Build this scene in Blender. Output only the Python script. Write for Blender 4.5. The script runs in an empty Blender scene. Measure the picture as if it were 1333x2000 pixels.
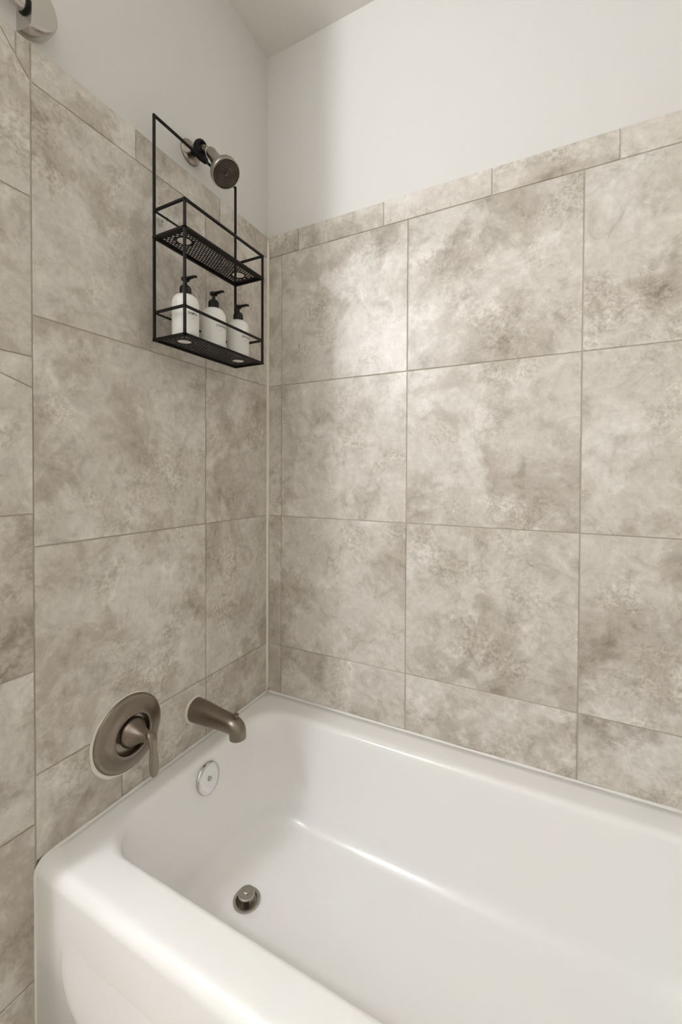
import bpy, bmesh, math, random
from mathutils import Vector, Matrix

random.seed(7)
H = 0.48                      # height of the bathtub deck above the floor
S = bpy.context.scene
COL = S.collection
PI = math.pi

# ------------------------------------------------------------------ camera
F_PX, CY = 823.73, 938.88     # focal length and principal row in pixels of 1333 x 2000
YAW, PITCH, ROLL = 0.4739, -0.0151, 0.0043
cam_d = bpy.data.cameras.new('camera')
cam = bpy.data.objects.new('camera', cam_d)
COL.objects.link(cam)
cam_d.sensor_fit = 'HORIZONTAL'
cam_d.sensor_width = 36.0
cam_d.lens = F_PX / 1333.0 * 36.0
cam_d.shift_y = -(1000.0 - CY) / 1333.0
cam_d.clip_start = 0.02
fw = Vector((-math.sin(YAW) * math.cos(PITCH), math.cos(YAW) * math.cos(PITCH), math.sin(PITCH)))
r0 = Vector((math.cos(YAW), math.sin(YAW), 0))
u0 = r0.cross(fw)
rt = r0 * math.cos(ROLL) + u0 * math.sin(ROLL)
up = u0 * math.cos(ROLL) - r0 * math.sin(ROLL)
M = Matrix((rt, up, -fw)).transposed().to_4x4()
M.translation = Vector((0.9258, -1.2275, 0.7841 + H))
cam.matrix_world = M
S.camera = cam

# ------------------------------------------------------------------ world, lights, exposure
w = bpy.data.worlds.new('world')
S.world = w
w.use_nodes = True
w.node_tree.nodes['Background'].inputs[0].default_value = (0.80, 0.86, 0.95, 1)
w.node_tree.nodes['Background'].inputs[1].default_value = 0.4


# the bathroom's lamp, out of the picture beyond the end of the plumbing wall: it gives the
# soft vertical shadow edge on the back wall and the gloss on the lit tiles
lamp_d = bpy.data.lights.new('bathroom_lamp_offscreen', 'POINT')
lamp_d.energy = 66.0
lamp_d.shadow_soft_size = 0.060
lamp_d.color = (0.925, 0.95, 1.0)
lamp_o = bpy.data.objects.new('bathroom_lamp_offscreen', lamp_d)
COL.objects.link(lamp_o)
lamp_o.location = (-0.272, -2.02, 1.83 + H)

S.view_settings.view_transform = 'Standard'
S.view_settings.look = 'None'
S.view_settings.gamma = 1.0
S.view_settings.use_curve_mapping = False
S.view_settings.exposure = -0.08
S.cycles.diffuse_bounces = 10


# ------------------------------------------------------------------ materials
def new_mat(name):
    m = bpy.data.materials.new(name)
    m.use_nodes = True
    return m, m.node_tree.nodes, m.node_tree.links, m.node_tree.nodes['Principled BSDF']


def plain(name, col, rough=0.5, metal=0.0, coat=0.0, bump=0.0, bscale=200.0, spec=None):
    m, n, l, b = new_mat(name)
    b.inputs['Base Color'].default_value = (*col, 1)
    b.inputs['Roughness'].default_value = rough
    b.inputs['Metallic'].default_value = metal
    b.inputs['Coat Weight'].default_value = coat
    b.inputs['Coat Roughness'].default_value = 0.06
    if spec is not None:
        b.inputs['Specular IOR Level'].default_value = spec
    tc = n.new('ShaderNodeTexCoord')
    nz = n.new('ShaderNodeTexNoise')
    nz.inputs['Scale'].default_value = bscale
    nz.inputs['Detail'].default_value = 3
    l.new(tc.outputs['Object'], nz.inputs['Vector'])
    # slight tonal variation
    mr = n.new('ShaderNodeMixRGB')
    mr.blend_type = 'MULTIPLY'
    mr.inputs[0].default_value = 0.05
    mr.inputs[1].default_value = (*col, 1)
    l.new(nz.outputs['Color'], mr.inputs[2])
    l.new(mr.outputs[0], b.inputs['Base Color'])
    if bump > 0:
        bp = n.new('ShaderNodeBump')
        bp.inputs['Strength'].default_value = bump
        bp.inputs['Distance'].default_value = 0.001
        l.new(nz.outputs['Fac'], bp.inputs['Height'])
        l.new(bp.outputs[0], b.inputs['Normal'])
    return m


def tile_material(name, light, mid, dark, vein):
    m, n, l, b = new_mat(name)
    tc = n.new('ShaderNodeTexCoord')
    oi = n.new('ShaderNodeObjectInfo')
    mul = n.new('ShaderNodeMath'); mul.operation = 'MULTIPLY'; mul.inputs[1].default_value = 37.0
    l.new(oi.outputs['Random'], mul.inputs[0])
    add = n.new('ShaderNodeVectorMath'); add.operation = 'ADD'
    l.new(tc.outputs['Object'], add.inputs[0])
    l.new(mul.outputs[0], add.inputs[1])

    def noise(scale, detail, rough, dist):
        z = n.new('ShaderNodeTexNoise')
        z.inputs['Scale'].default_value = scale
        z.inputs['Detail'].default_value = detail
        z.inputs['Roughness'].default_value = rough
        z.inputs['Distortion'].default_value = dist
        l.new(add.outputs[0], z.inputs['Vector'])
        return z

    def ramp(src, stops):
        r = n.new('ShaderNodeValToRGB')
        r.color_ramp.interpolation = 'EASE'
        e = r.color_ramp.elements
        e[0].position, e[0].color = stops[0][0], (*stops[0][1], 1)
        e[1].position, e[1].color = stops[-1][0], (*stops[-1][1], 1)
        for p, c in stops[1:-1]:
            x = e.new(p); x.color = (*c, 1)
        l.new(src, r.inputs[0])
        return r

    def mix(fac, a, c, mode='MIX', f=None):
        x = n.new('ShaderNodeMixRGB')
        x.blend_type = mode
        if fac is not None:
            l.new(fac, x.inputs[0])
        else:
            x.inputs[0].default_value = f
        l.new(a, x.inputs[1])
        if isinstance(c, tuple):
            x.inputs[2].default_value = (*c, 1)
        else:
            l.new(c, x.inputs[2])
        return x

    clouds = noise(4.6, 14.0, 0.68, 0.35)
    base = ramp(clouds.outputs['Fac'], [(0.31, dark), (0.44, mid), (0.53, light), (0.70, light)])
    # broad pale clouds
    pale = noise(4.0, 9.0, 0.68, 0.3)
    pr = ramp(pale.outputs['Fac'], [(0.53, (0, 0, 0)), (0.63, (0.75, 0.75, 0.75))])
    base2 = mix(pr.outputs[0], base.outputs[0], vein)
    # patches of fine pitting
    patch = noise(6.5, 6.0, 0.62, 0.3)
    pm = ramp(patch.outputs['Fac'], [(0.48, (0, 0, 0)), (0.66, (0.9, 0.9, 0.9))])
    fine = noise(105.0, 6.0, 0.72, 0.2)
    fr = ramp(fine.outputs['Fac'], [(0.36, (0.70, 0.675, 0.645)), (0.60, (1.09, 1.085, 1.075))])
    pit = mix(pm.outputs[0], base2.outputs[0], fr.outputs[0], 'MULTIPLY')
    # feathery mottling and grain over everything
    mo = noise(15.0, 12.0, 0.72, 0.9)
    mr_ = ramp(mo.outputs['Fac'], [(0.33, (0.74, 0.72, 0.695)), (0.47, (0.97, 0.965, 0.955)), (0.56, (1.04, 1.04, 1.04)), (0.68, (1.20, 1.205, 1.21))])
    v = mix(None, pit.outputs[0], mr_.outputs[0], 'MULTIPLY', 0.85)
    sk = noise(230.0, 3.0, 0.6, 0.0)
    sr = ramp(sk.outputs['Fac'], [(0.30, (0.62, 0.58, 0.54)), (0.38, (1, 1, 1))])
    v = mix(pm.outputs[0], v.outputs[0], sr.outputs[0], 'MULTIPLY')
    gr = noise(60.0, 6.0, 0.7, 0.2)
    g2 = ramp(gr.outputs['Fac'], [(0.32, (0.90, 0.89, 0.88)), (0.68, (1.07, 1.07, 1.07))])
    out = mix(None, v.outputs[0], g2.outputs[0], 'MULTIPLY', 0.7)
    l.new(out.outputs[0], b.inputs['Base Color'])
    b.inputs['Roughness'].default_value = 0.34
    b.inputs['Specular IOR Level'].default_value = 0.4
    bp = n.new('ShaderNodeBump')
    bp.inputs['Strength'].default_value = 0.12
    bp.inputs['Distance'].default_value = 0.002
    l.new(gr.outputs['Fac'], bp.inputs['Height'])
    l.new(bp.outputs[0], b.inputs['Normal'])
    return m


def brushed(name, col, rough, streak=0.0):
    """metal with a faint brushed relief"""
    m, n, l, b = new_mat(name)
    b.inputs['Metallic'].default_value = 1.0
    b.inputs['Roughness'].default_value = rough
    tc = n.new('ShaderNodeTexCoord')
    nz = n.new('ShaderNodeTexNoise')
    nz.inputs['Scale'].default_value = 14
    nz.inputs['Detail'].default_value = 2
    l.new(tc.outputs['Object'], nz.inputs['Vector'])
    r = n.new('ShaderNodeMixRGB')
    r.blend_type = 'MULTIPLY'
    r.inputs[0].default_value = 0.12
    r.inputs[1].default_value = (*col, 1)
    l.new(nz.outputs['Color'], r.inputs[2])
    l.new(r.outputs[0], b.inputs['Base Color'])
    return m


MT = tile_material('travertine_tile', (0.635, 0.597, 0.545), (0.512, 0.468, 0.410), (0.335, 0.291, 0.241), (0.745, 0.720, 0.675))
MTP = tile_material('pale_travertine_tile', (0.66, 0.625, 0.57), (0.60, 0.56, 0.50), (0.50, 0.455, 0.39), (0.70, 0.67, 0.62))
MGROUT = plain('grout', (0.53, 0.48, 0.41), 0.9, bump=0.3, bscale=300)
MPAINT = plain('wall_paint', (0.705, 0.694, 0.664), 0.6, bump=0.04, bscale=350)
MCEIL = plain('ceiling_paint', (0.73, 0.708, 0.668), 0.7, bump=0.04, bscale=350)
MCAULK = plain('caulk', (0.80, 0.75, 0.67), 0.55, bump=0.2, bscale=120)
MCAULK2 = plain('white_tub_caulk', (0.84, 0.82, 0.785), 0.45, bump=0.2, bscale=120)
MTUB = plain('tub_enamel', (0.90, 0.896, 0.88), 0.22, coat=0.05, bscale=4)
MBLACK = plain('black_powder_coat', (0.010, 0.008, 0.007), 0.5, spec=0.22)
MRUBBER = plain('black_rubber', (0.008, 0.007, 0.007), 0.6, spec=0.2)
MPUMP = plain('black_plastic', (0.008, 0.007, 0.007), 0.38, spec=0.3)
MBOTTLE = plain('white_bottle_plastic', (0.87, 0.86, 0.82), 0.38, bscale=30)
MINK = plain('black_ink', (0.03, 0.03, 0.03), 0.7)
MINK2 = plain('grey_ink', (0.30, 0.29, 0.28), 0.7)
MBRONZE = brushed('brushed_bronze', (0.28, 0.237, 0.195), 0.30)
MNICKEL = brushed('brushed_nickel', (0.66, 0.63, 0.58), 0.27)
MHEAD = brushed('shower_head_nickel', (0.42, 0.375, 0.325), 0.26)
MHEADF = brushed('shower_face_metal', (0.145, 0.127, 0.108), 0.34)
MCHROME = brushed('chrome', (0.72, 0.715, 0.70), 0.09)
MDRAIN = brushed('tarnished_chrome', (0.55, 0.515, 0.465), 0.36)
MSTOP = brushed('worn_stopper_metal', (0.50, 0.47, 0.42), 0.42)
MTAPE = plain('white_thread_tape', (0.82, 0.81, 0.78), 0.6)
MFLOOR = plain('floor_tile', (0.52, 0.47, 0.41), 0.45, bump=0.1, bscale=20)
MWOOD = plain('white_trim_paint', (0.80, 0.79, 0.76), 0.4)

mcl, n_, l_, b_ = new_mat('clear_suction_plastic')
b_.inputs['Base Color'].default_value = (0.93, 0.93, 0.90, 1)
b_.inputs['Transmission Weight'].default_value = 1.0
b_.inputs['Roughness'].default_value = 0.08
b_.inputs['IOR'].default_value = 1.15
MCLEAR = mcl


# ------------------------------------------------------------------ helpers (z measured from the tub deck)
def mesh_obj(name, bm, mat, parent=None, loc=(0, 0, 0), smooth=False, angle=None):
    bmesh.ops.recalc_face_normals(bm, faces=bm.faces[:])
    me = bpy.data.meshes.new(name)
    bm.to_mesh(me)
    bm.free()
    if mat:
        me.materials.append(mat)
    if smooth:
        for p in me.polygons:
            p.use_smooth = True
        if angle:
            me.set_sharp_from_angle(angle=math.radians(angle))
    o = bpy.data.objects.new(name, me)
    COL.objects.link(o)
    o.location = loc
    if parent:
        o.parent = parent
    return o


def tag(o, label=None, cat=None, group=None, kind=None):
    if label: o['label'] = label
    if cat: o['category'] = cat
    if group: o['group'] = group
    if kind: o['kind'] = kind
    return o


def empty(name, loc, label=None, cat=None, group=None):
    o = bpy.data.objects.new(name, None)
    o.empty_display_size = 0.05
    COL.objects.link(o)
    o.location = loc
    return tag(o, label, cat, group)


def box(bm, x0, x1, y0, y1, z0, z1):
    v = [bm.verts.new(c) for c in ((x0, y0, z0), (x1, y0, z0), (x1, y1, z0), (x0, y1, z0),
                                   (x0, y0, z1), (x1, y0, z1), (x1, y1, z1), (x0, y1, z1))]
    for f in ((0, 3, 2, 1), (4, 5, 6, 7), (0, 1, 5, 4), (1, 2, 6, 5), (2, 3, 7, 6), (3, 0, 4, 7)):
        bm.faces.new([v[i] for i in f])
    return bm


def loops(bm, rings, cap0=True, cap1=True, closed=True):
    """skin a list of rings (lists of points)"""
    R = [[bm.verts.new(p) for p in r] for r in rings]
    n = len(R[0])
    for a, b in zip(R, R[1:]):
        for i in range(n if closed else n - 1):
            j = (i + 1) % n
            bm.faces.new((a[i], a[j], b[j], b[i]))
    if cap0: bm.faces.new(R[0][::-1])
    if cap1: bm.faces.new(R[-1])
    return R


def frame_for(d):
    d = Vector(d).normalized()
    a = Vector((0, 0, 1)) if abs(d.z) < 0.95 else Vector((1, 0, 0))
    s = d.cross(a).normalized()
    return s, s.cross(d).normalized(), d


def lathe(bm, prof, origin=(0, 0, 0), axis=(0, 0, 1), seg=48, cap0=True, cap1=True):
    """prof: (radius, distance along axis)"""
    s, t, d = frame_for(axis)
    o = Vector(origin)
    rings = []
    for r, h in prof:
        rings.append([o + d * h + (s * math.cos(2 * PI * i / seg) + t * math.sin(2 * PI * i / seg)) * max(r, 1e-5) for i in range(seg)])
    loops(bm, rings, cap0, cap1)
    return bm


def sweep(bm, pts, radii, seg=24, squash=None, ref=None, caps=True):
    """tube along points with a radius for each; squash = (a, b) scale of the two section axes"""
    pts = [Vector(p) for p in pts]
    rings = []
    s_prev = None
    for i, p in enumerate(pts):
        d = (pts[min(i + 1, len(pts) - 1)] - pts[max(i - 1, 0)]).normalized()
        if s_prev is None:
            a = Vector(ref) if ref else (Vector((0, 0, 1)) if abs(d.z) < 0.9 else Vector((0, 1, 0)))
            s = d.cross(a).normalized()
        else:
            s = (s_prev - d * s_prev.dot(d)).normalized()
        t = s.cross(d).normalized()
        s_prev = s
        r = radii[i] if isinstance(radii, (list, tuple)) else radii
        if isinstance(r, (tuple, list)): ra, rb = r
        else: ra = rb = r
        rings.append([p + s * ra * math.cos(2 * PI * k / seg) + t * rb * math.sin(2 * PI * k / seg) for k in range(seg)])
    loops(bm, rings, caps, caps)
    return bm


def smooth_path(pts, n=8):
    """Catmull-Rom through the points (tuples of any length)"""
    P = [pts[0]] + list(pts) + [pts[-1]]
    out = []
    for i in range(1, len(P) - 2):
        for k in range(n):
            t = k / n
            q = []
            for a, b, c, d in zip(P[i - 1], P[i], P[i + 1], P[i + 2]):
                q.append(0.5 * (2 * b + (c - a) * t + (2 * a - 5 * b + 4 * c - d) * t * t + (3 * b - a - 3 * c + d) * t ** 3))
            out.append(tuple(q))
    out.append(tuple(pts[-1]))
    return out


def struct_box(name, dims, mat, parent=None):
    o = mesh_obj(name, box(bmesh.new(), *dims), mat, parent)
    if not parent:
        o['kind'] = 'structure'
    return o


# ------------------------------------------------------------------ room shell
L = 1.524                       # length of the tub alcove
ZC, ZF = 2.263, -H              # ceiling and floor against the deck
YE = -1.015                     # where the plumbing wall ends
YF = -2.2                       # far wall behind the camera
XL = -1.2
PB = 0.008                      # painted surface behind the tile face

struct_box('floor', (XL - 0.1, L + 0.2, YF - 0.1, 0.15, ZF - 0.1, ZF), MFLOOR)
struct_box('ceiling', (XL - 0.1, L + 0.2, YF - 0.1, 0.15, ZC, ZC + 0.1), MCEIL)
wall_back = struct_box('wall_back', (-0.13, L + 0.2, PB, 0.15, ZF, ZC), MPAINT)
wall_left = struct_box('wall_left', (-0.13, -PB, YE, PB, ZF, ZC), MPAINT)
struct_box('wall_side_room', (XL - 0.1, XL, YF - 0.1, YE + 0.1, ZF, ZC), MPAINT)
struct_box('wall_partition', (XL, -0.13, YE, YE + 0.1, ZF, ZC), MPAINT)
struct_box('wall_front', (XL - 0.1, L + 0.2, YF - 0.1, YF, ZF, ZC), MPAINT)
# right-hand wall, with an unseen doorway added for the lighting
DY0, DY1, DZ1 = -2.07, -1.17, 1.62
bm = bmesh.new()
box(bm, L + PB, L + 0.2, DY1, PB, ZF, ZC)
box(bm, L + PB, L + 0.2, YF, DY0, ZF, ZC)
box(bm, L + PB, L + 0.2, DY0, DY1, DZ1, ZC)
wall_right = tag(mesh_obj('wall_right', bm, MPAINT), kind='structure')
added_door = tag(empty('added_door_1', (L, DY0, ZF)), kind='structure')
bm = bmesh.new()
box(bm, -0.006, 0.19, 0.0, 0.02, 0, DZ1 - ZF)
box(bm, -0.006, 0.19, DY1 - DY0 - 0.02, DY1 - DY0, 0, DZ1 - ZF)
box(bm, -0.006, 0.19, 0.02, DY1 - DY0 - 0.02, DZ1 - ZF - 0.02, DZ1 - ZF)
mesh_obj('added_door_frame', bm, MWOOD, added_door)
# closed leaf added out of view to keep bounced light in the room
mesh_obj('added_door_leaf', box(bmesh.new(), 0.012, 0.050, 0.020, DY1 - DY0 - 0.020, 0.004, DZ1 - ZF - 0.020), MWOOD, added_door)
# ------------------------------------------------------------------ wall tiles, each its own piece
ZT, ZB = 1.627, 1.5505          # top of tile, underside of border
Z12, Z23, Z34 = 1.0963, 0.6363, 0.1763
G = 0.0029                      # joint width
TH = 0.0085


def inset(pts, d):
    """move every edge of a counter-clockwise convex polygon inward by d"""
    n = len(pts)
    out = []
    for i in range(n):
        p0, p1, p2 = Vector(pts[i - 1]), Vector(pts[i]), Vector(pts[(i + 1) % n])
        e1, e2 = (p1 - p0).normalized(), (p2 - p1).normalized()
        n1, n2 = Vector((-e1.y, e1.x)), Vector((-e2.y, e2.x))
        k = (n1 + n2) / (1 + n1.dot(n2))
        out.append(p1 + k * d)
    return out


def tile(wall, poly, parent, mat=None, gap=G):
    """poly: (u, z) counter-clockwise with u the wall's own horizontal coordinate"""
    mat = mat or MT
    a = inset(poly, gap / 2)
    b = inset(a, 0.0011)
    cu = sum(p.x for p in a) / len(a)
    cz = sum(p.y for p in a) / len(a)
    pr = random.uniform(-0.0004, 0.0004)

    def to3(p, h):
        u, z = p.x - cu, p.y - cz
        return {'L': (h, u, z), 'B': (u, -h, z), 'R': (-h, u, z)}[wall]
    bm = bmesh.new()
    loops(bm, [[to3(p, -TH) for p in a], [to3(p, pr - 0.0009) for p in a], [to3(p, pr) for p in b]])
    loc = {'L': (0, cu, cz), 'B': (cu, 0, cz), 'R': (L, cu, cz)}[wall]
    return mesh_obj('tile', bm, mat, parent, loc)


def rect(u0, u1, z0, z1):
    return [(u0, z0), (u1, z0), (u1, z1), (u0, z1)]


# grout beds
struct_box('grout', (-PB - 0.001, -0.0027, -0.7593, 0.0, 0.0, ZT - 0.001), MGROUT, wall_left)
struct_box('grout', (-PB - 0.001, -0.0027, YE + 0.0005, -0.7593, ZF, ZT - 0.001), MGROUT, wall_left)
struct_box('grout', (0.0, L, 0.0027, PB + 0.001, 0.0, ZT - 0.001), MGROUT, wall_back)
struct_box('grout', (L + 0.0022, L + PB + 0.001, -0.7593, 0.0, 0.0, ZT - 0.001), MGROUT, wall_right)

A0, T = 0.0593, 0.46
cols_b = [0.004, A0, A0 + T, A0 + 2 * T, A0 + 3 * T, L - 0.003]
rows = [(0.003, Z34), (Z34, Z23), (Z23, Z12), (Z12, ZB)]
for u0_, u1_ in zip(cols_b, cols_b[1:]):
    for z0, z1 in rows:
        tile('B', rect(u0_, u1_, z0, z1), wall_back)
bj = [0.004, 0.128, 0.4403, 0.7583, 1.0536, 1.36, L - 0.003]
for u0_, u1_ in zip(bj, bj[1:]):
    tile('B', rect(u0_, u1_, ZB, ZT), wall_back)
YJ, YT = -0.2993, -0.7615
for u0_, u1_ in ((YT, YJ), (YJ, -0.004)):
    for z0, z1 in rows[1:]:
        tile('L', rect(u0_, u1_, z0, z1), wall_left)
for u0_, u1_ in ((YT, -0.572), (-0.572, YJ), (YJ, -0.004)):
    tile('L', rect(u0_, u1_, *rows[0]), wall_left)
for u0_, u1_ in ((YT, -0.5292), (-0.5292, -0.24), (-0.24, -0.004)):
    tile('L', rect(u0_, u1_, ZB, ZT), wall_left)
# slanted border pieces beyond the tub, then the smaller field tiles down to the floor
tile('L', [(-0.787, 1.580), (YT, ZB), (YT, ZT), (-0.787, ZT)], wall_left)
tile('L', [(-0.822, ZT - 0.004), (-0.787, 1.580), (-0.787, ZT), (-0.8205, ZT)], wall_left)
tile('L', [(-1.010, 1.3262), (YT, 1.3262), (YT, ZB), (-0.8225, ZT - 0.003), (-1.010, ZT - 0.002)], wall_left)
zs = [1.0137, 0.7030, 0.3878, 0.0790, -0.2370, ZF + 0.002]
tile('L', rect(-1.010, YT, 1.0137, 1.3262), wall_left)
tile('L', [(-1.010, 1.040), (-1.010, 1.0137), (-0.8165, 0.9714), (YT, 0.952), (YT, 1.0137)][1:], wall_left, MTP, 0.002)
tile('L', [(-1.010, 0.7030), (YT, 0.7030), (YT, 0.952), (-0.8165, 0.9714), (-1.010, 1.0125)], wall_left, None, 0.0015)
for z1, z0 in zip(zs[1:], zs[2:]):
    tile('L', rect(-1.010, YT, z0, z1), wall_left)
for u0_, u1_ in ((YT, YJ), (YJ, -0.004)):
    for z0, z1 in rows + [(ZB, ZT)]:
        tile('R', rect(u0_, u1_, z0, z1), wall_right)

# caulk: corner bead and the beads between tile and tub
bm = bmesh.new()
pts, rad = [], []
random.seed(3)
k = 60
for i in range(k + 1):
    z = ZT - 0.012 - (ZT - 0.012) * i / k
    off = -0.0004 if z > Z23 else -0.0014
    pts.append((0.0026 + off, -0.0026, z))
    b = 0.0052 + random.uniform(-0.0003, 0.0003)
    if abs(z - Z23) < 0.012 or abs(z - Z34) < 0.012: b += 0.0008
    rad.append(b if i else 0.003)
sweep(bm, pts, rad, 12, ref=(0, 1, 0))
tag(mesh_obj('trim_1', bm, MCAULK, smooth=True), kind='structure')


def bead(name, pts, r, wob):
    bm = bmesh.new()
    rad = []
    for i, p in enumerate(pts):
        f = i / len(pts)
        rad.append(r + wob * (0.5 * math.sin(f * 37) + 0.5 * math.sin(f * 91 + 1) + random.uniform(-0.4, 0.4)))
    sweep(bm, pts, rad, 10)
    return tag(mesh_obj(name, bm, MCAULK2, smooth=True), kind='structure')


# along the plumbing wall, over the rounded front edge and down the apron
pts = [(0.0012, -0.002 - 0.736 * i / 70, 0.0012) for i in range(71)]
pts += [(0.0012, -0.738 - 0.0245 * math.sin(a), -0.025 + 0.0265 * math.cos(a)) for a in (PI / 2 * k / 8 for k in range(1, 9))]
pts += [(0.0005, -0.7620, -0.027 - 0.45 * k / 12) for k in range(1, 13)]
bead('trim_2', pts, 0.0042, 0.0005)
bead('trim_3', [(0.002 + (L - 0.002) * i / 70, -0.0012, 0.0012) for i in range(71)], 0.0042, 0.0006)

# ------------------------------------------------------------------ bathtub
tub = empty('bathtub', (L / 2, -0.38, -H), 'white glossy alcove bathtub with a drain and rounded front apron', 'bathtub')
TL = Vector((L / 2, -0.38, -H))


def rrect(x0, x1, y0, y1, r, z, nc=14, ns=14):
    """rounded rectangle, counter-clockwise, same point count whatever its size"""
    out = []
    cs = [((x1 - r, y1 - r), 0), ((x0 + r, y1 - r), PI / 2), ((x0 + r, y0 + r), PI), ((x1 - r, y0 + r), 1.5 * PI)]
    for i, (c, a) in enumerate(cs):
        arc = [(c[0] + r * math.cos(a + PI / 2 * j / nc), c[1] + r * math.sin(a + PI / 2 * j / nc)) for j in range(nc + 1)]
        out += arc
        c2, a2 = cs[(i + 1) % 4]
        e = (c2[0] + r * math.cos(a2), c2[1] + r * math.sin(a2))
        s = arc[-1]
        for j in range(1, ns):
            f = j / ns
            out.append((s[0] + (e[0] - s[0]) * f, s[1] + (e[1] - s[1]) * f))
    return [(x, y, z) for x, y in out]


BX0, BX1, BY0, BY1 = 0.045, L - 0.07, -0.680, -0.074     # edge of the opening at deck level
DEPTH = 0.315
SL = (0.17, 0.62, 0.13, 0.13)                             # lean of left, right, front and back inner walls
RIM = (0.018, 0.020, 0.016, 0.020)
FIL = 0.062
rings = []
FR = 0.026                                                # round of the front edge


def ring_at(z, extra, r):
    e = extra
    return rrect(BX0 + e[0], BX1 - e[1], BY0 + e[2], BY1 - e[3], r, z)


# apron and rounded front edge first (outer rings), then deck, then basin
outer = []
YA = -0.7635
def outer_ring(yf, z, r=0.004, xe=0.0):
    return rrect(0.0005 + xe, L - 0.0005 - xe, yf, -0.0005, r, z)


outer.append(outer_ring(YA, -H + 0.001))
outer.append(outer_ring(YA, -0.10))
outer.append(outer_ring(YA, -FR))
for j in range(1, 9):
    a = PI / 2 * j / 8
    outer.append(outer_ring(YA + FR * (1 - math.cos(a)), -FR + FR * math.sin(a)))
rings += outer
for f in (0.35, 0.7):
    o_, i_ = outer[-1], ring_at(0, (0, 0, 0, 0), 0.095)
    rings.append([tuple(Vector(p).lerp(Vector(q), f)) for p, q in zip(o_, i_)])
nr = 7
for j in range(nr + 1):                                   # rolled rim
    a = PI / 2 * j / nr * 0.93
    rings.append(ring_at(-0.020 * (1 - math.cos(a)), [q * math.sin(a) for q in RIM], 0.095 - 0.0 * j))
base = [q * math.sin(PI / 2 * 0.93) for q in RIM]
zr = -0.020 * (1 - math.cos(PI / 2 * 0.93))
nw = 14
zb = -DEPTH + FIL
for j in range(1, nw + 1):
    z = zr + (zb - zr) * j / nw
    rings.append(ring_at(z, [b + s * (zr - z) for b, s in zip(base, SL)], 0.095 + 0.045 * j / nw))
lastw = [b + s * (zr - zb) for b, s in zip(base, SL)]
nf = 10
for j in range(1, nf + 1):
    a = PI / 2 * j / nf
    rings.append(ring_at(zb - FIL * math.sin(a) + 0.0, [w_ + s * FIL * math.sin(a) * 0.6 + FIL * 1.1 * (1 - math.cos(a)) for w_, s in zip(lastw, SL)], 0.14))
DR = Vector((0.2215, -0.380))
DRR = 0.0315
ZBOT = -DEPTH
fl = rings[-1]
circ = []
for p in fl:
    d = (Vector(p[:2]) - DR).normalized()
    circ.append((DR.x + d.x * DRR, DR.y + d.y * DRR, ZBOT - 0.004))
for f in (0.25, 0.5, 0.75, 0.9, 0.97, 1.0):
    dz = -0.004 * f
    rings.append([(p[0] + (q[0] - p[0]) * f, p[1] + (q[1] - p[1]) * f, ZBOT + dz - (0.003 if f == 1.0 else 0)) for p, q in zip(fl, circ)])
bm = bmesh.new()
loops(bm, [[tuple(Vector(p) - TL) for p in r] for r in rings], True, False)
mesh_obj('basin', bm, MTUB, tub, smooth=True)

# raised panel pressed into the apron
bm = bmesh.new()
def panel_ring(x0, x1, z0, z1, r, y):
    return [tuple(Vector((x, y, z)) - TL) for x, z, _ in rrect(x0, x1, z0, z1, r, 0)]
def fade(ring, h):
    """relief that dies out towards the top edge"""
    out = []
    for x, y, z in ring:
        f = min(1.0, max(0.0, (-0.07 - (z + TL.z)) / 0.13))
        out.append((x, y + 0.0006 - h * f * f * (3 - 2 * f), z))
    return out
loops(bm, [panel_ring(0.082, L - 0.082, -0.265, -0.034, 0.103, YA + 0.003), fade(panel_ring(0.086, L - 0.086, -0.261, -0.036, 0.10, YA), 0.0008),
           fade(panel_ring(0.096, L - 0.096, -0.251, -0.045, 0.092, YA), 0.0030), fade(panel_ring(0.112, L - 0.112, -0.235, -0.057, 0.080, YA), 0.0042),
           fade(panel_ring(0.150, L - 0.150, -0.197, -0.075, 0.055, YA), 0.0030), fade(panel_ring(0.180, L - 0.180, -0.165, -0.085, 0.035, YA), 0.0020)])
mesh_obj('apron_panel', bm, MTUB, tub, smooth=True, angle=60)

# overflow plate on the drain-end wall
zo = -0.060
xo = BX0 + base[0] + SL[0] * (zr - zo)
ax = Vector((1, 0, SL[0])).normalized()
pl = bmesh.new()
lathe(pl, [(0.0405, -0.003), (0.0412, 0.003), (0.0405, 0.0065), (0.0375, 0.0085), (0.030, 0.0098), (0.015, 0.0105), (0.006, 0.0098), (0.0, 0.0096)],
      axis=ax, seg=64)
op = mesh_obj('overflow_plate', pl, MCHROME, tub, Vector((xo, -0.3650, zo)) - TL, smooth=True, angle=50)
op['label'] = 'round chrome overflow plate'
b2 = bmesh.new()
lathe(b2, [(0.0062, 0.008), (0.0062, 0.0118), (0.0050, 0.0128), (0.0030, 0.0128), (0.0026, 0.0112), (0.0, 0.0112)], axis=ax, seg=24)
mesh_obj('screw', b2, MDRAIN, op, smooth=True, angle=40)
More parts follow.
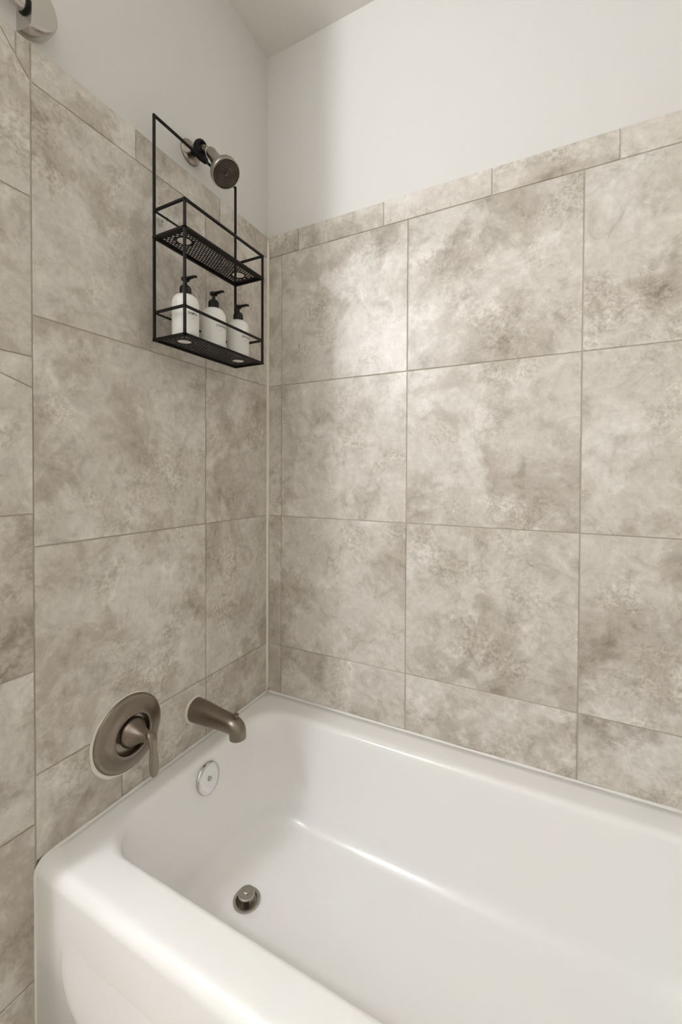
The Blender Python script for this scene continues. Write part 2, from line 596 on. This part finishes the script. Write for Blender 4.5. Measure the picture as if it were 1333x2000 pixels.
# drain
dr = bmesh.new()
lathe(dr, [(0.0350, -0.004), (0.0350, 0.0012), (0.0340, 0.0030), (0.0300, 0.0036), (0.0275, 0.0022), (0.0262, -0.004), (0.0300, -0.0045)], seg=64, cap0=False, cap1=False)
dn = mesh_obj('drain_flange', dr, MDRAIN, tub, Vector((DR.x, DR.y, ZBOT - 0.0035)) - TL, smooth=True, angle=40)
dn['label'] = 'tarnished metal drain ring'
st = bmesh.new()
lathe(st, [(0.007, -0.028), (0.007, 0.0140), (0.0205, 0.0148), (0.0212, 0.0160), (0.0210, 0.0190), (0.0200, 0.0200), (0.0085, 0.0203), (0.0080, 0.0235), (0.0064, 0.0246), (0.0, 0.0246)], seg=48)
mesh_obj('stopper', st, MSTOP, dn, smooth=True, angle=25)
cp = bmesh.new()
lathe(cp, [(0.0266, -0.002), (0.0250, -0.030), (0.0, -0.031)], seg=48, cap0=False)
mesh_obj('drain_cup', cp, MDRAIN, dn)

# ------------------------------------------------------------------ shower valve
VY, VZ = -0.5555, 0.1525
valve = empty('shower_valve', (0, VY, VZ), 'round brushed bronze shower valve plate with cone handle and short lever', 'shower valve')
bm = bmesh.new()
lathe(bm, [(0.0905, -0.001), (0.0905, 0.003), (0.0890, 0.0062), (0.0860, 0.0078), (0.0840, 0.0074), (0.0800, 0.0085), (0.0700, 0.0100), (0.0620, 0.0130), (0.0560, 0.0175),
           (0.0515, 0.0205), (0.0480, 0.0205), (0.0455, 0.0175), (0.0440, 0.0110), (0.0435, 0.0040), (0.0, 0.0035)], axis=(1, 0, 0), seg=96)
mesh_obj('escutcheon', bm, MBRONZE, valve, smooth=True, angle=50)
bm = bmesh.new()
lathe(bm, [(0.0434, 0.0042), (0.0434, 0.0050), (0.030, 0.0052), (0.0, 0.0052)], axis=(1, 0, 0), seg=64)
mesh_obj('handle_recess', bm, MBRONZE, valve)
bm = bmesh.new()
lathe(bm, [(0.0300, 0.004), (0.0345, 0.0170), (0.0340, 0.0200), (0.0295, 0.0280), (0.0215, 0.0400), (0.0155, 0.0540), (0.0118, 0.0670), (0.0102, 0.0760), (0.0095, 0.0800), (0.006, 0.0830), (0.0, 0.0838)],
      origin=(0, 0, 0.004), axis=(1, 0, 0.06), seg=64)
mesh_obj('handle_cone', bm, MBRONZE, valve, smooth=True, angle=60)
bm = bmesh.new()
lp = smooth_path([(0.074, 0, 0.0195, 0.0090, 0.0070), (0.083, 0, 0.013, 0.0125, 0.0085), (0.087, 0, 0.001, 0.0108, 0.0070), (0.088, 0.0005, -0.018, 0.0092, 0.0052),
                  (0.089, 0.001, -0.040, 0.0118, 0.0046), (0.091, 0.001, -0.060, 0.0128, 0.0042), (0.0925, 0.001, -0.0735, 0.0100, 0.0036), (0.093, 0.001, -0.0785, 0.0045, 0.0020)], 6)
sweep(bm, [p[:3] for p in lp], [(p[3], p[4]) for p in lp], 24, ref=(1, 0, 0))
mesh_obj('lever', bm, MBRONZE, valve, smooth=True)
# caulk smear round the plate, wider below and towards the room
bm = bmesh.new()
n = 72
def ringc(r0, extra, x):
    out = []
    for i in range(n):
        a = 2 * PI * i / n
        wob = 0.0008 * math.sin(5 * a + 1) + 0.0006 * math.sin(11 * a)
        e = extra * (0.45 + 0.55 * max(0, math.cos(a - 1.2 * PI))) if extra else 0
        rr = r0 + (e + wob if extra else 0)
        out.append((x, rr * math.cos(a), rr * math.sin(a)))
    return out
loops(bm, [ringc(0.088, 0.0105, -0.001), ringc(0.088, 0.0090, 0.0014), ringc(0.0885, 0, 0.0024)], True, True)
mesh_obj('caulk_ring', bm, MCAULK, valve, smooth=True, angle=50)

# ------------------------------------------------------------------ tub spout
SY, SZ = -0.3425, 0.1025
spout = empty('tub_spout', (0, SY, SZ), 'dark brushed bronze tub spout with diverter knob above the overflow plate', 'spout')
bm = bmesh.new()
sp = [(-0.001, 0, 0.000, 0.0320, 0.0345), (0.020, 0, -0.0002, 0.0312, 0.0332), (0.055, 0, -0.0012, 0.0290, 0.0300), (0.095, 0, -0.003, 0.0264, 0.0266), (0.134, 0, -0.0050, 0.0244, 0.0246)]
for i in range(1, 9):
    a = PI / 2 * i / 8
    sp.append((0.134 + 0.024 * math.sin(a), 0, -0.0050 - 0.0155 * (1 - math.cos(a)), 0.0244 - 0.0014 * i / 8, 0.0246 - 0.0016 * i / 8))
sp += [(0.1590, 0, -0.0280, 0.0227, 0.0228), (0.1595, 0, -0.0370, 0.0225, 0.0226)]
sweep(bm, [p[:3] for p in sp], [(p[3], p[4]) for p in sp], 40)
mesh_obj('spout_body', bm, MBRONZE, spout, smooth=True, angle=60)
bm = bmesh.new()
lathe(bm, [(0.0035, -0.010), (0.0035, 0.006), (0.0062, 0.0065), (0.0068, 0.009), (0.0062, 0.0125), (0.0, 0.0135)], origin=(0.1530, 0, 0.0150), axis=(0.15, 0, 1), seg=24)
mesh_obj('diverter_knob', bm, MBRONZE, spout, smooth=True, angle=50)
bm = bmesh.new()
lathe(bm, [(0.0165, 0.0), (0.0165, 0.004), (0.0, 0.004)], origin=(0.1595, 0, -0.0385), seg=32)
mesh_obj('outlet', bm, MBRONZE, spout)
bm = bmesh.new()
def ringo(r0, e, x):
    return [(x, (r0 + e * (0.6 + 0.4 * math.cos(2 * PI * i / 48 - PI))) * math.cos(2 * PI * i / 48), (r0 * 1.06 + e * (0.75 + 0.25 * math.sin(3 * 2 * PI * i / 48))) * math.sin(2 * PI * i / 48)) for i in range(48)]
loops(bm, [ringo(0.032, 0.0068, -0.001), ringo(0.032, 0.0058, 0.0028), ringo(0.0322, 0.0, 0.0040)])
mesh_obj('caulk_ring', bm, MCAULK, spout, smooth=True, angle=60)

# ------------------------------------------------------------------ shower arm and head
AY, AZ = -0.352, 1.690
shower = empty('wall_shower', (-PB, AY, AZ), 'brushed nickel shower head on a short wall arm above the tile', 'shower')
bm = bmesh.new()
lathe(bm, [(0.0330, 0.0), (0.0335, 0.003), (0.0315, 0.0065), (0.0240, 0.0110), (0.0165, 0.0150), (0.0140, 0.0175), (0.0, 0.0176)], axis=(1, 0, 0), seg=48)
fl_ = mesh_obj('wall_flange', bm, MHEAD, shower, smooth=True, angle=60)
bm = bmesh.new()
ap = smooth_path([(0.0, 0, 0.0), (0.030, 0, 0.0), (0.052, 0, -0.007), (0.074, 0, -0.0225)], 6)
sweep(bm, ap, 0.0112, 24)
mesh_obj('arm', bm, MBRONZE, shower, smooth=True, angle=60)
hd = Vector((0.63, -0.10, -0.84)).normalized()
p0 = Vector((0.0775, 0.000, -0.0225))
bm = bmesh.new()
lathe(bm, [(0.0118, -0.0035), (0.0122, 0.0), (0.0118, 0.0035)], origin=(0.0755, 0, -0.0235), axis=(0.8, 0, -0.55), seg=24)
mesh_obj('thread_tape', bm, MTAPE, shower, smooth=True, angle=40)
bm = bmesh.new()
lathe(bm, [(0.008, -0.002), (0.0128, 0.001), (0.0145, 0.008), (0.0142, 0.020), (0.0146, 0.032), (0.0172, 0.049), (0.0212, 0.068), (0.0262, 0.084), (0.0325, 0.0935), (0.0375, 0.0975), (0.0392, 0.0995),
           (0.0394, 0.1095), (0.0383, 0.1120), (0.0358, 0.1122), (0.0352, 0.1085)], origin=p0, axis=hd, seg=64, cap1=True)
hb = mesh_obj('head_body', bm, MHEAD, shower, smooth=True, angle=50)
bm = bmesh.new()
prof = [(0.0355, 0.1100)]
for k in range(7):
    r = 0.0340 - k * 0.0043
    prof += [(r, 0.1128), (r - 0.0012, 0.1108), (r - 0.0028, 0.1108), (r - 0.0037, 0.1128)]
prof += [(0.0040, 0.1128), (0.0036, 0.1152), (0.0, 0.1158)]
lathe(bm, prof, origin=p0, axis=hd, seg=64)
mesh_obj('spray_face', bm, MHEADF, hb, smooth=True, angle=20)

# ------------------------------------------------------------------ curtain rod
RY, RZ = -0.775, 1.683
rod = empty('shower_curtain_rod', (-PB, RY, RZ), 'brushed nickel curved shower curtain rod with rounded wall bracket', 'curtain rod')


def bracket(sx, x):
    bm = bmesh.new()
    lathe(bm, [(0.0500, 0.0), (0.0515, 0.003), (0.0520, 0.010), (0.0515, 0.026), (0.0500, 0.0335), (0.0470, 0.0368), (0.0400, 0.0382), (0.020, 0.0392), (0.0, 0.0395)], axis=(1, 0, 0), seg=72)
    g = bm.verts[:] + bm.edges[:] + bm.faces[:]
    no = Vector((0.18, -0.98, 0)).normalized()
    r = bmesh.ops.bisect_plane(bm, geom=g, plane_co=(0.038, 0.000, 0), plane_no=no, clear_outer=True)
    ed = [e for e in r['geom_cut'] if isinstance(e, bmesh.types.BMEdge)]
    bmesh.ops.holes_fill(bm, edges=ed)
    for v in bm.verts:
        v.co.x *= sx
    return mesh_obj('wall_bracket', bm, MNICKEL, rod, (x, 0, 0), smooth=True, angle=35)


b0 = bracket(1, 0)
bracket(-1, L + 2 * PB)
bm = bmesh.new()
half = [(0.0225, 0.010), (0.0230, -0.020), (0.030, -0.070), (0.060, -0.150), (0.170, -0.250), (0.420, -0.320), (0.770, -0.345)]
full = half + [(L + 2 * PB - x, y) for x, y in half[-2::-1]]
bow = [(x, y, -0.011) for x, y in smooth_path(full, 8)]
sweep(bm, bow, 0.0125, 24)
mesh_obj('tube', bm, MNICKEL, rod, smooth=True, angle=60)
bm = bmesh.new()
d0 = Vector((0, -1, 0))
lathe(bm, [(0.0158, -0.006), (0.0158, 0.0055), (0.0130, 0.0056), (0.0130, -0.006)], origin=(0.0226, -0.001, -0.011), axis=d0, seg=32, cap0=False, cap1=False)
mesh_obj('dark_rod_ring', bm, MRUBBER, rod)  # near-black ring where the rod enters the bracket

# ------------------------------------------------------------------ hanging caddy
CX0, CX1 = 0.030, 0.1345
CYL, CYR = -0.5018, -0.2055
ZL, ZU, ZTOP = 1.1163, 1.3688, 1.6686
ZRL, ZRU = 1.1835, 1.4348
R = 0.0030
caddy = empty('shower_caddy', (CX0, (CYL + CYR) / 2, ZL), 'black wire two-tier shower caddy hanging from the shower arm', 'caddy')
CL = Vector((CX0, (CYL + CYR) / 2, ZL))


def bar(name, a, b, parent=caddy, r=R):
    a, b = Vector(a) - CL, Vector(b) - CL
    lo = [min(p, q) - r for p, q in zip(a, b)]
    hi = [max(p, q) + r for p, q in zip(a, b)]
    bm = bmesh.new()
    box(bm, lo[0], hi[0], lo[1], hi[1], lo[2], hi[2])
    bmesh.ops.bevel(bm, geom=bm.edges[:], offset=0.0009, segments=2, affect='EDGES', profile=0.5)
    return mesh_obj(name, bm, MBLACK, parent)


for y in (CYL, CYR):
    bar('rear_upright', (CX0, y, ZL), (CX0, y, ZTOP))
    bar('front_upright', (CX1, y, ZL), (CX1, y, ZRU))
bar('top_bar', (CX0, CYL, ZTOP), (CX0, CYR, ZTOP))
for z in (ZRU, ZRL):
    bar('front_rail', (CX1, CYL, z), (CX1, CYR, z))
    bar('rear_rail', (CX0, CYL, z), (CX0, CYR, z), r=0.0022)
    for y in (CYL, CYR):
        bar('side_rail', (CX0, y, z), (CX1, y, z))


def shelf(z):
    """frame bars and a perforated sheet with two large holes"""
    cu = bpy.data.curves.new('sheet', 'CURVE')
    cu.dimensions = '2D'
    cu.fill_mode = 'BOTH'
    cu.extrude = 0.0006
    W, D = CYR - CYL, CX1 - CX0

    def spline(pts):
        s = cu.splines.new('POLY')
        s.points.add(len(pts) - 1)
        for q, p in zip(s.points, pts):
            q.co = (p[0], p[1], 0, 1)
        s.use_cyclic_u = True
    spline([(0, 0), (D, 0), (D, W), (0, W)])
    big = [(D / 2, 0.047, 0.0172), (D / 2, W - 0.047, 0.0172)]
    for x, y, r in big:
        spline([(x + r * math.cos(2 * PI * i / 32), y + r * math.sin(2 * PI * i / 32)) for i in range(32)])
    px, py, hr, m = 0.0078, 0.0090, 0.0033, 0.0145
    i = 0
    x = m
    while x < D - m + 1e-6:
        y = m + 0.004 + (py / 2 if i % 2 else 0)
        while y < W - m - 0.004 + 1e-6:
            if all(math.hypot(x - bx, y - by) > br + 0.0060 for bx, by, br in big):
                spline([(x + hr * math.cos(2 * PI * k / 8), y + hr * math.sin(2 * PI * k / 8)) for k in range(8)])
            y += py
        x += px
        i += 1
    tmp = bpy.data.objects.new('sheet', cu)
    COL.objects.link(tmp)
    dg = bpy.context.evaluated_depsgraph_get()
    me = bpy.data.meshes.new_from_object(tmp.evaluated_get(dg))
    bpy.data.objects.remove(tmp)
    bpy.data.curves.remove(cu)
    me.name = 'shelf_sheet'
    me.materials.clear()
    me.materials.append(MBLACK)
    o = bpy.data.objects.new('shelf', me)
    COL.objects.link(o)
    o.parent = caddy
    o.location = Vector((CX0, CYL, z + 0.0012)) - CL
    # folded rim of the shelf
    for a, b in (((CX0, CYL, z), (CX1, CYL, z)), ((CX0, CYR, z), (CX1, CYR, z)), ((CX0, CYL, z), (CX0, CYR, z)), ((CX1, CYL, z), (CX1, CYR, z))):
        q = bar('shelf_rim', a, b, o, 0.0034)
        q.location = -Vector(o.location)
    return o


shelf(ZL)
shelf(ZU)
# clear suction cups on the rear rails
for y, z in ((-0.462, ZRU), (-0.245, ZRU), (-0.462, ZRL), (-0.245, ZRL)):
    bm = bmesh.new()
    lathe(bm, [(0.0105, -0.0295), (0.0098, -0.027), (0.0055, -0.022), (0.0034, -0.017), (0.0034, -0.006), (0.0048, -0.004), (0.0048, 0.002), (0.0, 0.0025)], axis=(1, 0, 0), seg=32)
    mesh_obj('suction_cup', bm, MCLEAR, caddy, Vector((CX0, y, z)) - CL, smooth=True, angle=60)
# rubber clamp that grips the shower arm
bm = bmesh.new()
ca = Vector((0.034, AY, AZ - 0.001))
rg = []
for i in range(33):
    a = 2 * PI * i / 32
    rg.append(ca + Vector((0.0012 * math.cos(a), 0.0155 * math.sin(a), 0.0155 * math.cos(a))))
R_ = []
for i in range(32):
    p = rg[i]
    rad = (p - ca).normalized()
    R_.append([p - CL + (rad * math.cos(2 * PI * k / 12) * 0.0055 + Vector((1, 0, 0)) * math.sin(2 * PI * k / 12) * 0.0105) for k in range(12)])
R_.append(R_[0])
loops(bm, R_, False, False)
bmesh.ops.remove_doubles(bm, verts=bm.verts[:], dist=1e-6)
cl = mesh_obj('hanger_clamp', bm, MRUBBER, caddy, smooth=True)
bm = bmesh.new()
sweep(bm, [Vector((CX0 + 0.002, AY + 0.026 * s, ZTOP)) - CL for s in (-1, -0.8, 0, 0.8, 1)], [(0.004, 0.005), (0.0085, 0.0100), (0.0100, 0.0125), (0.0085, 0.0100), (0.004, 0.005)], 20)
mesh_obj('clamp_sleeve', bm, MRUBBER, cl, smooth=True)


# ------------------------------------------------------------------ bottles
def lettering(text, size, zc, ang0, r, mat, parent, name='lettering', bold=0.0, sx=0.85):
    fc = bpy.data.curves.new('text', 'FONT')
    fc.body = text
    fc.size = size
    fc.align_x = 'LEFT'
    fc.align_y = 'CENTER'
    fc.offset = bold
    fc.resolution_u = 3
    tmp = bpy.data.objects.new('text', fc)
    COL.objects.link(tmp)
    dg = bpy.context.evaluated_depsgraph_get()
    me = bpy.data.meshes.new_from_object(tmp.evaluated_get(dg))
    bpy.data.objects.remove(tmp)
    bpy.data.curves.remove(fc)
    for v in me.vertices:
        a = ang0 + v.co.x * sx / r
        z = zc + v.co.y
        v.co = (r * math.cos(a), r * math.sin(a), z)
    me.materials.clear()
    me.materials.append(mat)
    o = bpy.data.objects.new(name, me)
    COL.objects.link(o)
    o.parent = parent
    return o


def bottle(x, y, s, text, label, turn):
    """turn: angle of the bottle's front from +x"""
    root = empty('pump_bottle', (x, y, ZL + 0.0018), label, 'bottle', 'white pump bottles on the lower caddy shelf')
    r = 0.0325 * s
    prof = [(r - 0.004, 0.0), (r - 0.001, 0.0008), (r, 0.004), (r, 0.094)]
    for i in range(1, 9):
        a = PI / 2 * i / 8
        prof.append((0.0105 + (r - 0.0105) * math.cos(a) ** 0.9 if i < 8 else 0.0112, 0.094 + 0.0235 * math.sin(a)))
    prof += [(0.0108, 0.121), (0.0, 0.1212)]
    bm = bmesh.new()
    lathe(bm, prof, seg=64)
    mesh_obj('bottle_body', bm, MBOTTLE, root, smooth=True, angle=50)
    bm = bmesh.new()
    seg = 48
    rings = []
    for rad, h in ((0.0138, 0.1155), (0.0144, 0.1160), (0.0144, 0.1330), (0.0134, 0.1365), (0.0115, 0.1395), (0.0080, 0.1405), (0.0, 0.1406)):
        rings.append([((rad - (0.0004 if (i % 2 and 0.117 <= h <= 0.131) else 0)) * math.cos(2 * PI * i / seg), (max(rad, 1e-5) - (0.0004 if (i % 2 and 0.117 <= h <= 0.131) else 0)) * math.sin(2 * PI * i / seg), h) for i in range(seg)])
    rings[-1] = [(1e-5 * math.cos(2 * PI * i / seg), 1e-5 * math.sin(2 * PI * i / seg), 0.1406) for i in range(seg)]
    loops(bm, rings)
    mesh_obj('collar', bm, MPUMP, root, smooth=True, angle=40)
    bm = bmesh.new()
    lathe(bm, [(0.0060, 0.139), (0.0050, 0.142), (0.0042, 0.150), (0.0050, 0.156), (0.0, 0.1562)], seg=24)
    mesh_obj('stem', bm, MPUMP, root, smooth=True, angle=50)
    bm = bmesh.new()
    lathe(bm, [(0.0055, 0.1535), (0.0098, 0.1550), (0.0108, 0.1585), (0.0100, 0.1615), (0.0060, 0.1630), (0.0, 0.1634)], seg=32)
    hd_ = mesh_obj('pump_head', bm, MPUMP, root, smooth=True, angle=50)
    bm = bmesh.new()
    c, sn = math.cos(turn), math.sin(turn)
    path = smooth_path([(0.003, 0.0590, 0.0062, 0.0046), (0.016, 0.0592, 0.0052, 0.0038), (0.026, 0.0596, 0.0042, 0.0034), (0.033, 0.0588, 0.0036, 0.0030), (0.0355, 0.0565, 0.0032, 0.0028)], 5)
    sweep(bm, [(p[0] * c, p[0] * sn, p[1] + 0.1) for p in path], [(p[2], p[3]) for p in path], 16)
    mesh_obj('nozzle', bm, MPUMP, hd_, smooth=True)
    rr = r + 0.00025
    wtxt = {'SHAMPOO': 0.66, 'CONDITIONER': 0.60, 'BODY WASH': 0.62}[text]
    a0 = turn - 0.62
    lettering(text, 0.0086, 0.064, a0, rr, MINK, root, 'lettering', 0.00012, wtxt)
    # rows of print too small to read
    bm = bmesh.new()
    def strip(z, a, b, h):
        k = 4
        A = [bm.verts.new((rr * math.cos(a + (b - a) * i / k), rr * math.sin(a + (b - a) * i / k), z)) for i in range(k + 1)]
        B = [bm.verts.new((rr * math.cos(a + (b - a) * i / k), rr * math.sin(a + (b - a) * i / k), z + h)) for i in range(k + 1)]
        for i in range(k):
            bm.faces.new((A[i], A[i + 1], B[i + 1], B[i]))
    for j, (da, wd) in enumerate(((0.30, 0.05), (0.37, 0.09), (0.48, 0.06))):
        strip(0.0525, a0 + da, a0 + da + wd, 0.0011)
    for j in range(6):
        strip(0.0135, a0 + 0.25 + 0.085 * j, a0 + 0.25 + 0.085 * j + 0.06, 0.0008)
    mesh_obj('small_print', bm, MINK2, root)['kind'] = 'stuff'
    return root


bottle(0.0825, -0.4515, 1.0, 'SHAMPOO', 'white pump bottle lettered SHAMPOO, standing at the caddy end away from the room corner', 0.05)
bottle(0.0825, -0.3530, 1.0, 'CONDITIONER', 'white pump bottle lettered CONDITIONER, standing between the two other pump bottles', 0.0)
bottle(0.0825, -0.2530, 0.97, 'BODY WASH', 'white pump bottle lettered BODY WASH, standing nearest the tiled room corner', 0.10)

# ------------------------------------------------------------------ raise everything so the floor lies at zero
for o in list(COL.objects):
    if o.parent is None and o.type in ('MESH', 'EMPTY'):
        o.location.z += H
